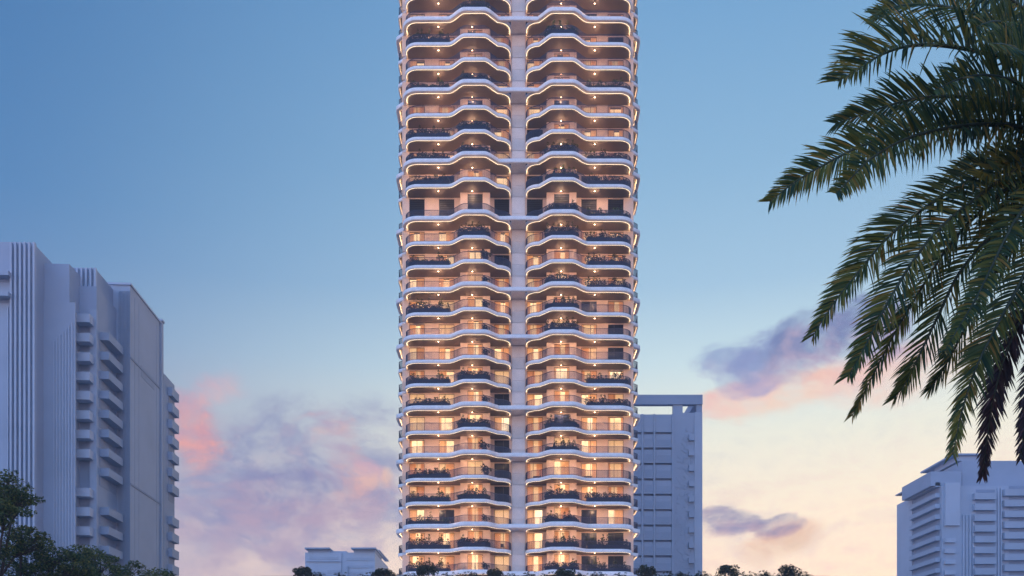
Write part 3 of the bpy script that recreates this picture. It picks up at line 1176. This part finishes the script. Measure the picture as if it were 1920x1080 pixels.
# framed-roof building behind the tower, palm side
T0 = Turned(0.0)
sb = empty('framed_roof_block', (24, 205, 0), 'grey slab block with an open roof frame, rising behind the lit tower', 'tower block')
DF = 197.0
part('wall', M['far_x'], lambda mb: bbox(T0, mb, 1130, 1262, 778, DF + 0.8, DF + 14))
for (xa, xb) in ((1203, 1206.5), (1225.5, 1228.5), (1260, 1263.5)):
    part('fin', M['far'], lambda mb: bbox(T0, mb, xa, xb, 776, DF - 0.25, DF + 0.79))
for (xa, xb) in ((1160, 1203), (1206.5, 1225.5), (1228.5, 1260)):
    for k in range(13):
        yt = 788 + 28.9 * (k - 0) - 0 if k else 777
        yb = 810 + 28.9 * k
        yt = 777 if k == 0 else 814.5 + 28.9 * (k - 1)
        o_ = part('facade_panel', M['far'], lambda mb: bbox(T0, mb, xa + 0.3, xb - 0.3, yt, DF, DF + 0.78, yb))
        if k and xb - xa > 25:
            part('window', M['far_d'], lambda mb: bbox(T0, mb, xa + 3, xb - 3, yt + 10, DF - 0.03, DF - 0.002, yb - 2))
        elif k:
            part('window', M['far_d'], lambda mb: bbox(T0, mb, xa + 3, xb - 3, yt + 8, DF - 0.03, DF - 0.002, yb - 3))
part('wall', M['far'], lambda mb: bbox(T0, mb, 1263.6, 1302, 774, DF + 0.2, DF + 14))
part('wall', M['far_b'], lambda mb: bbox(T0, mb, 1302.1, 1317, 773, DF, DF + 14))
mo = MB()
r_ = random.Random(5)
for k in range(520):
    px = r_.uniform(1266, 1300)
    py = r_.uniform(800, 1075)
    if px < 1266 + (870 - py) * 0.25:
        continue
    bbox(T0, mo, px, min(1301, px + r_.uniform(1.5, 4)), py, DF + 0.19 - r_.uniform(0.02, 0.16), DF + 0.195, py + r_.uniform(2, 5))
mo = local(sb, mo).build('facade_relief', M['far'], sb)
mo['kind'] = 'stuff'
for k in range(11):
    yt = 814 + 28.9 * k
    part('balcony', M['far'], lambda mb: bbox(T0, mb, 1292, 1301.8, yt, DF - 0.5, DF + 0.19, yt + 11))
part('roof_beam', M['far_d'], lambda mb: bbox(T0, mb, 1130, 1317.5, 740, DF, DF + 1.4, 758))
part('roof_beam', M['far_d'], lambda mb: bbox(T0, mb, 1303, 1317.5, 740, DF + 1.41, DF + 14, 757))
part('roof_post', M['far'], lambda mb: bbox(T0, mb, 1262, 1280, 758.1, DF + 0.3, DF + 1.3, 778))
part('roof_post', M['far_d'], lambda mb: bbox(T0, mb, 1306, 1316.5, 757.2, DF + 0.3, DF + 1.3, 774))

# small far block low between the tower and the stepped tower
sb = empty('flat_roofed_block', (-66, 360, 0), 'small pale far block with two overhanging flat roofs low beside the lit tower', 'apartment block')
DB = 350.0
part('wall', M['far_b'], lambda mb: bbox(T0, mb, 572, 640, 1036, DB, DB + 22))
part('wall', M['far_b'], lambda mb: bbox(T0, mb, 640.3, 703, 1036, DB + 0.6, DB + 38))
part('parapet', M['far'], lambda mb: bbox(T0, mb, 618, 650, 1033.5, DB + 2, DB + 12, 1036))
part('roof', M['far_d'], lambda mb: bbox(T0, mb, 571, 618, 1026.5, DB - 1.5, DB + 16, 1029))
part('roof', M['far_d'], lambda mb: bbox(T0, mb, 658, 704.5, 1026.5, DB - 1.5, DB + 20, 1029))
part('roof_storey', M['far_d'], lambda mb: bbox(T0, mb, 578, 618, 1029, DB + 0.5, DB + 14, 1036))
part('roof_storey', M['far_d'], lambda mb: bbox(T0, mb, 664, 704, 1029, DB + 0.9, DB + 18, 1036))
part('roof', M['far'], lambda mb: bbox(T0, mb, 704, 712, 1031, DB + 10, DB + 37, 1033))
part('ledge', M['far_d'], lambda mb: bbox(T0, mb, 574, 638, 1052, DB - 0.5, DB - 0.01, 1053))
for (xa, xb, ya) in ((585, 610, 1072), (614, 645, 1069), (655, 680, 1072), (580, 634, 1044), (650, 700, 1046), (650, 700, 1060)):
    part('window', M['far'], lambda mb: bbox(T0, mb, xa, min(xb, 639), ya, DB - 0.2, DB - 0.02, ya + 5) if xa < 640 else bbox(T0, mb, xa, xb, ya, DB + 0.4, DB + 0.58, ya + 5))
part('fin', M['far'], lambda mb: bbox(T0, mb, 648, 652, 1062, DB - 0.3, DB + 0.58))

# block at the edge of the frame, under the palm
sb = empty('roof_terrace_block', (140, 300, 0), 'pale blue-grey apartment block with slanting balcony ledges under the palm fronds', 'apartment block')
DR = 284.0
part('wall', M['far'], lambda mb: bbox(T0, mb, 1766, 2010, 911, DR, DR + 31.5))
part('wall', M['far_b'], lambda mb: bbox(T0, mb, 1773, 1800, 905, DR - 0.8, DR - 0.01, 985))
part('roof_storey', M['far_d'], lambda mb: bbox(T0, mb, 1804, 2010, 864, DR + 2, DR + 30, 911))
part('roof_storey', M['far_d'], lambda mb: bbox(T0, mb, 1745, 1803, 884, DR + 1, DR + 22, 911))
part('roof', M['far_d'], lambda mb: bbox(T0, mb, 1787, 1856, 850, DR + 3, DR + 26, 853))
part('roof_storey', M['far'], lambda mb: bbox(T0, mb, 1796, 1852, 853, DR + 4, DR + 20, 864))
def slr(mb):
    x1 = T0.u(1766, DR)
    z = T0.z(1766, 884, DR)
    mb.box(x1 - 1.0, x1 + 6, DR + 6, DR + 32, z - 0.35, z, 0)
part('roof', M['far_d'], slr)
def sideedge(mb):
    x1 = T0.u(1766, DR)
    z = T0.z(1766, 905, DR)
    mb.box(x1 - 0.5, x1 - 0.005, DR + 20, DR + 32, 0, z, 0)
part('wall', M['far_b'], sideedge)
for k in range(13):
    ya = 903 + k * 20.2
    def led(mb):
        x1 = T0.u(1766, DR)
        z = T0.z(1766, ya, DR)
        mb.box(x1 - 1.5, x1 - 0.006, DR + 1.0, DR + 20, z - 1.3, z, 0)
    part('side_balcony', M['far'], led)
    def wn(mb):
        x1 = T0.u(1766, DR)
        z = T0.z(1766, ya, DR)
        mb.box(x1 - 0.06, x1 - 0.004, DR + 1.5, DR + 19.5, z - 2.9, z - 1.35, 0)
    part('side_window', M['far_x'], wn)
for k in range(12):
    ya = 920 + k * 20.2
    if k > 3:
        part('balcony', M['far_b'], lambda mb: bbox(T0, mb, 1772, 1792, ya + 8, DR - 0.9, DR - 0.005, ya + 16))
    part('balcony', M['far'], lambda mb: bbox(T0, mb, 1828, 1868, ya + 4, DR - 1.5, DR - 0.005, ya + 16))
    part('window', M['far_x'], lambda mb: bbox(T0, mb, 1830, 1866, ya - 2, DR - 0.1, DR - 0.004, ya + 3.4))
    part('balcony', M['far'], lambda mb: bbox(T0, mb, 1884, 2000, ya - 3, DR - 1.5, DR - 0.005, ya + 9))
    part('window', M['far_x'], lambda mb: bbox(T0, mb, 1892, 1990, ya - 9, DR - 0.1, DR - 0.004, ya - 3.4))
for xa in (1806, 1812, 1818, 1824, 1871, 1877):
    part('fin', M['far_b'], lambda mb: bbox(T0, mb, xa, xa + 2.2, 965 if xa < 1830 else 915, DR - 0.5, DR - 0.006))

# ------------------------------------------------------------------ leafy trees, lower left
def leafy_tree(trunk_px, D, pads, seed, label, leaf=0.15):
    r_ = random.Random(seed)
    base = Vector((X(trunk_px, D), D, 0))
    o = empty('leafy_tree', base, label, 'tree', 'leafy trees below the stepped tower')
    tr, cr = MB(), MB()
    ztop = min(Zp(p[1], D) for p in pads)
    fork = Vector((0, 0, ztop * 0.62))
    tr.tube([(0, 0, -0.2), (0.1, 0, ztop * 0.3), fork], [0.34, 0.27, 0.2], 10)
    for (px, py, rx, ry) in pads:
        c = Vector((X(px, D), r_.uniform(-2.0, 2.0) + D, Zp(py, D))) - base
        R = Vector((rx * D / F, min(3.0, rx * D / F), ry * D / F))
        mid = fork.lerp(c, 0.5) + Vector((r_.uniform(-.4, .4), r_.uniform(-.4, .4), -0.25 * abs(c.x - fork.x)))
        tr.tube([fork, fork.lerp(mid, 0.5), mid, mid.lerp(c, 0.6), c], [0.13, 0.1, 0.08, 0.055, 0.03], 6)
        nsub = max(7, int(rx * ry / 44))
        for q in range(nsub):
            a = r_.uniform(0, 6.28)
            k = math.sqrt(r_.random())
            s = c + Vector((math.cos(a) * k * R.x * 1.2, math.sin(a) * k * R.y, (r_.uniform(-0.8, 0.95)) * R.z * (1 - 0.5 * k)))
            tr.tube([c.lerp(mid, 0.3), c.lerp(s, 0.6) + Vector((0, 0, -0.1)), s], [0.03, 0.018, 0.008], 4)
            rr = r_.uniform(0.2, 0.45)
            clump(cr, r_, s, (rr * 1.25, rr * 1.2, rr * 0.62), int(62 * rr / 0.35), leaf)
    tr.build('trunk', M['bark'], o)
    cr.build('crown', M['tree'], o)


leafy_tree(-60, 46, [(5, 884, 24, 16), (8, 900, 22, 18), (22, 930, 36, 26), (-20, 925, 40, 40), (-5, 985, 55, 30), (48, 968, 28, 22), (15, 1010, 46, 24), (-40, 1040, 60, 40)], 31,
           'tallest leafy tree at the frame edge, in front of the ribbed fins')
leafy_tree(60, 50, [(70, 1010, 34, 22), (100, 1040, 44, 26), (30, 1050, 50, 30), (65, 1080, 80, 34), (130, 1030, 26, 18), (140, 1075, 40, 24), (40, 1105, 90, 40)], 32,
           'spreading leafy tree between the tallest tree and the stacked balconies')
leafy_tree(190, 55, [(172, 1040, 26, 18), (200, 1056, 34, 20), (232, 1064, 30, 16), (150, 1062, 30, 18), (190, 1090, 66, 26), (270, 1072, 26, 12), (300, 1082, 24, 12), (250, 1100, 50, 22)], 33,
           'lowest leafy tree, below the stacked balconies of the stepped tower', 0.15)

# ------------------------------------------------------------------ the palm
PD = 14.0
CR = P(2010, 265, PD)
palm = empty('palm_tree', (CR.x + 0.25, CR.y, 0), 'large date palm with arching dark green fronds reaching in from the frame edge', 'palm tree')


def catmull(pts, n):
    out = []
    q = [pts[0] + (pts[0] - pts[1])] + pts + [pts[-1] + (pts[-1] - pts[-2])]
    segs = len(pts) - 1
    for i in range(n + 1):
        t = i / n * segs
        k = min(segs - 1, int(t))
        f = t - k
        p0, p1, p2, p3 = q[k], q[k + 1], q[k + 2], q[k + 3]
        out.append(0.5 * ((2 * p1) + (p2 - p0) * f + (2 * p0 - 5 * p1 + 4 * p2 - p3) * f * f + (3 * p1 - p0 - 3 * p2 + p3) * f ** 3))
    return out


def frond(path, dy, seed, up=(0.55, 0.35), dn=(0.5, -0.9), dry=False, llen=0.62, dens=1.0, first=0.10, fw=0.0):
    """path: picture points from the crown outwards, unprojected onto a surface that leaves the crown by dy metres;
    up / dn: how far the leaflets on either side turn towards the street"""
    r_ = random.Random(seed)
    pts = []
    L = len(path)
    for k, (px, py) in enumerate(path):
        pts.append(P(px, py, PD + dy * (k / (L - 1)) ** 1.2))
    n = 60
    cv = catmull([p - Vector(palm.location) for p in pts], n)
    ra = MB()
    ra.tube(cv, [0.035 * (1 - i / n) ** 0.8 + 0.005 for i in range(n + 1)], 6)
    lf = MB()
    length = sum((cv[i + 1] - cv[i]).length for i in range(n))
    per = int(length / 0.0255 * dens)
    for side in (0, 1):
        for q in range(per):
            t = first + (1 - first) * (q + r_.uniform(-0.3, 0.3)) / per
            t = min(0.995, max(0.0, t))
            f = t * n
            k = min(n - 1, int(f))
            p = cv[k].lerp(cv[k + 1], f - k)
            tg = (cv[k + 1] - cv[k]).normalized()
            view = Vector((0, 1, 0))
            pr = tg.cross(view).normalized()
            if pr.z < 0:
                pr = -pr
            if abs(tg.z) > 0.5 and pr.x > 0 and tg.x < 0:
                pr = pr
            vw = pr.cross(tg).normalized()
            if vw.y > 0:
                vw = -vw                    # towards the street
            if side == 0:
                ang = up[1] + r_.gauss(0, 0.22)
                d0 = pr * math.cos(ang) + vw * math.sin(ang)
            else:
                ang = dn[1] + r_.gauss(0, 0.22)
                d0 = -pr * math.cos(ang) + vw * math.sin(ang)
            fwd = (0.42 + fw + 0.2 * t + 0.75 * t * t) + r_.gauss(0, 0.07)
            d = (d0 + tg * fwd).normalized()
            env = (0.45 + 0.55 * sstep(0.0, 0.3, t)) * (1 - 0.62 * sstep(0.6, 1.0, t))
            ll = llen * env * r_.uniform(0.82, 1.1)
            w = 0.0155 * r_.uniform(0.8, 1.25) * (0.75 + 0.25 * env)
            nrm = d.cross(tg)
            if nrm.length < 1e-3:
                continue
            nrm.normalize()
            wd = d.cross(nrm).normalized()
            wd = (Matrix.Rotation(r_.gauss(0, 0.5), 3, d) @ wd)
            g = Vector((0, 0, -1))
            droop = (0.10 + 0.14 * r_.random()) * ll
            c0 = p
            c1 = p + d * ll * 0.35 + g * droop * 0.12
            c2 = p + d * ll * 0.72 + g * droop * 0.5
            c3 = p + d * ll + g * droop * 1.1
            nb = len(lf.v)
            lf.v.extend([tuple(c0 - wd * w * 0.5), tuple(c0 + wd * w * 0.5), tuple(c1 - wd * w), tuple(c1 + wd * w), tuple(c2 - wd * w * 0.75), tuple(c2 + wd * w * 0.75), tuple(c3)])
            for fc in ((0, 1, 3, 2), (2, 3, 5, 4), (4, 5, 6)):
                lf.f.append(tuple(nb + j for j in fc))
                lf.mi.append(0)
                lf.sm.append(False)
    fo = ra.build('frond', M['rachis'], palm)
    lf.build('leaflet_blade', M['palm_dry'] if dry else M['palm'], fo)
    return fo


B = (2010, 265)
frond([B, (1960, 175), (1900, 118), (1830, 96), (1760, 85), (1700, 87), (1650, 104), (1606, 132), (1572, 152)], -0.6, 1, (0, 0.1), (0, 1.15), llen=0.95)
frond([B, (1940, 215), (1860, 190), (1790, 181), (1730, 184), (1680, 194), (1622, 213), (1566, 232)], 0.5, 2, (0, 0.2), (0, 0.7), llen=0.68)
frond([B, (1930, 243), (1850, 228), (1760, 232), (1680, 250), (1612, 275), (1540, 312), (1490, 342), (1443, 378)], -0.3, 3, (0, 0.3), (0, 0.6), llen=0.62)
frond([B, (1940, 245), (1870, 234), (1800, 237), (1734, 250), (1684, 267), (1630, 300), (1594, 336), (1567, 363)], -1.3, 4, (0, 0.4), (0, 0.55), llen=0.58)
frond([B, (1950, 285), (1880, 310), (1800, 348), (1720, 400), (1660, 450), (1610, 510), (1562, 570), (1524, 630)], -0.7, 5, (0, 0.15), (0, 1.2), llen=0.64, fw=0.3)
frond([B, (1955, 295), (1890, 328), (1830, 372), (1760, 430), (1705, 500), (1655, 585), (1622, 650), (1590, 706)], -1.2, 6, (0, 0.2), (0, 1.2), llen=0.66, fw=0.3)
frond([B, (1960, 300), (1900, 345), (1840, 395), (1780, 460), (1725, 545), (1680, 620), (1636, 705), (1598, 780)], 0.5, 7, (0, 0.5), (0, 1.2), llen=0.5, fw=0.3)
frond([B, (1970, 330), (1915, 390), (1860, 440), (1800, 510), (1760, 590), (1722, 670), (1700, 715), (1676, 748)], 0.2, 8, (0, 0.2), (0, 1.2), llen=0.56, dens=0.8, fw=0.4)
frond([B, (1975, 350), (1930, 425), (1880, 490), (1838, 560), (1802, 630), (1770, 690), (1742, 732)], 1.0, 9, (0, 0.3), (0, 1.2), llen=0.54, dens=0.8, fw=0.4)
frond([B, (1985, 380), (1945, 465), (1905, 545), (1862, 625), (1830, 690), (1804, 770), (1786, 853)], -0.9, 10, (0, 0.2), (0, 1.2), llen=0.56, dens=0.8, fw=0.4)
frond([B, (1995, 400), (1960, 500), (1918, 590), (1886, 664), (1862, 750), (1850, 830), (1842, 892)], 0.4, 11, (0, 0.3), (0, 1.2), dry=True, llen=0.42, dens=1.2, fw=0.3)
frond([B, (2005, 400), (1985, 520), (1960, 620), (1938, 710), (1922, 790), (1914, 862)], -0.4, 12, (0, 0.4), (0, 1.2), dry=True, llen=0.42, dens=1.2, fw=0.3)
frond([B, (1985, 300), (1950, 350), (1900, 420), (1860, 500), (1830, 560), (1800, 610), (1770, 660)], -2.0, 13, (0, 0.2), (0, 1.2), llen=0.5, dens=0.8, fw=0.4)
frond([B, (1985, 160), (1930, 90), (1870, 45), (1800, 18), (1730, 8), (1680, 12), (1640, 26)], 1.2, 14, (0, 0.2), (0, 0.5), llen=0.7)
frond([B, (2000, 190), (1960, 110), (1915, 60), (1870, 40), (1830, 50)], -2.2, 15, (0, 0.3), (0, 0.5), llen=0.6)
frond([B, (1990, 200), (1950, 130), (1900, 90), (1850, 80)], -3.0, 17, (0, 0.3), (0, 0.4), llen=0.6)
frond([B, (1965, 280), (1910, 292), (1850, 300), (1800, 320), (1760, 350)], 2.0, 18, (0, 0.3), (0, 0.5), llen=0.5)
frond([B, (1970, 205), (1915, 160), (1855, 142), (1800, 148), (1750, 170)], -1.6, 23, (0, 0.2), (0, 0.6), llen=0.62)
frond([B, (1995, 140), (1950, 50), (1890, -5), (1820, -35), (1760, -40)], -1.0, 24, (0, 0.2), (0, 0.3), llen=0.75)
frond([B, (1985, 230), (1940, 190), (1885, 175), (1835, 195), (1800, 235)], 1.6, 25, (0, 0.2), (0, 0.4), llen=0.6)
frond([B, (1975, 285), (1925, 330), (1880, 400), (1850, 470), (1835, 540)], 1.4, 26, (0, 0.2), (0, 1.0), llen=0.55, fw=0.2)
frond([B, (2080, 150), (2160, 110), (2240, 120), (2320, 180)], 0.5, 19)
frond([B, (2090, 230), (2180, 240), (2270, 300), (2330, 400)], -0.6, 20)
frond([B, (2060, 330), (2120, 430), (2170, 560), (2190, 700)], 0.6, 21)
frond([B, (2030, 120), (2060, -20), (2110, -100), (2180, -130)], 1.0, 22)
tk = MB()
rr = []
pp = []
zt = CR.z - 0.05
for i in range(60):
    z = zt * i / 59
    pp.append((-0.25 * (z / zt) ** 2 * 0 , 0, z))
    rr.append((0.24 if i % 2 else 0.205) + (0.12 if i > 55 else 0) + 0.10 * math.exp(-z * 1.5))
tk.tube(pp, rr, 12)
tk.build('trunk', M['bark'], palm)

# ------------------------------------------------------------------ the air
if HAZE_DENSITY > 0:
    hz = MB()
    hz.box(-600, 600, -600, 600, -1.0, TOP_Z + 3.5)
    hm_ = bpy.data.materials.new('haze')
    hm_.use_nodes = True
    g = NT(hm_.node_tree)
    pv = g.n('ShaderNodeVolumePrincipled')
    pv.inputs['Color'].default_value = (0.66, 0.80, 1.0, 1)
    pv.inputs['Density'].default_value = HAZE_DENSITY
    pv.inputs['Anisotropy'].default_value = 0.25
    oo = g.n('ShaderNodeOutputMaterial')
    g.put(oo.inputs['Volume'], pv.outputs[0])
    ho = hz.build('haze', hm_)
    ho['kind'] = 'stuff'
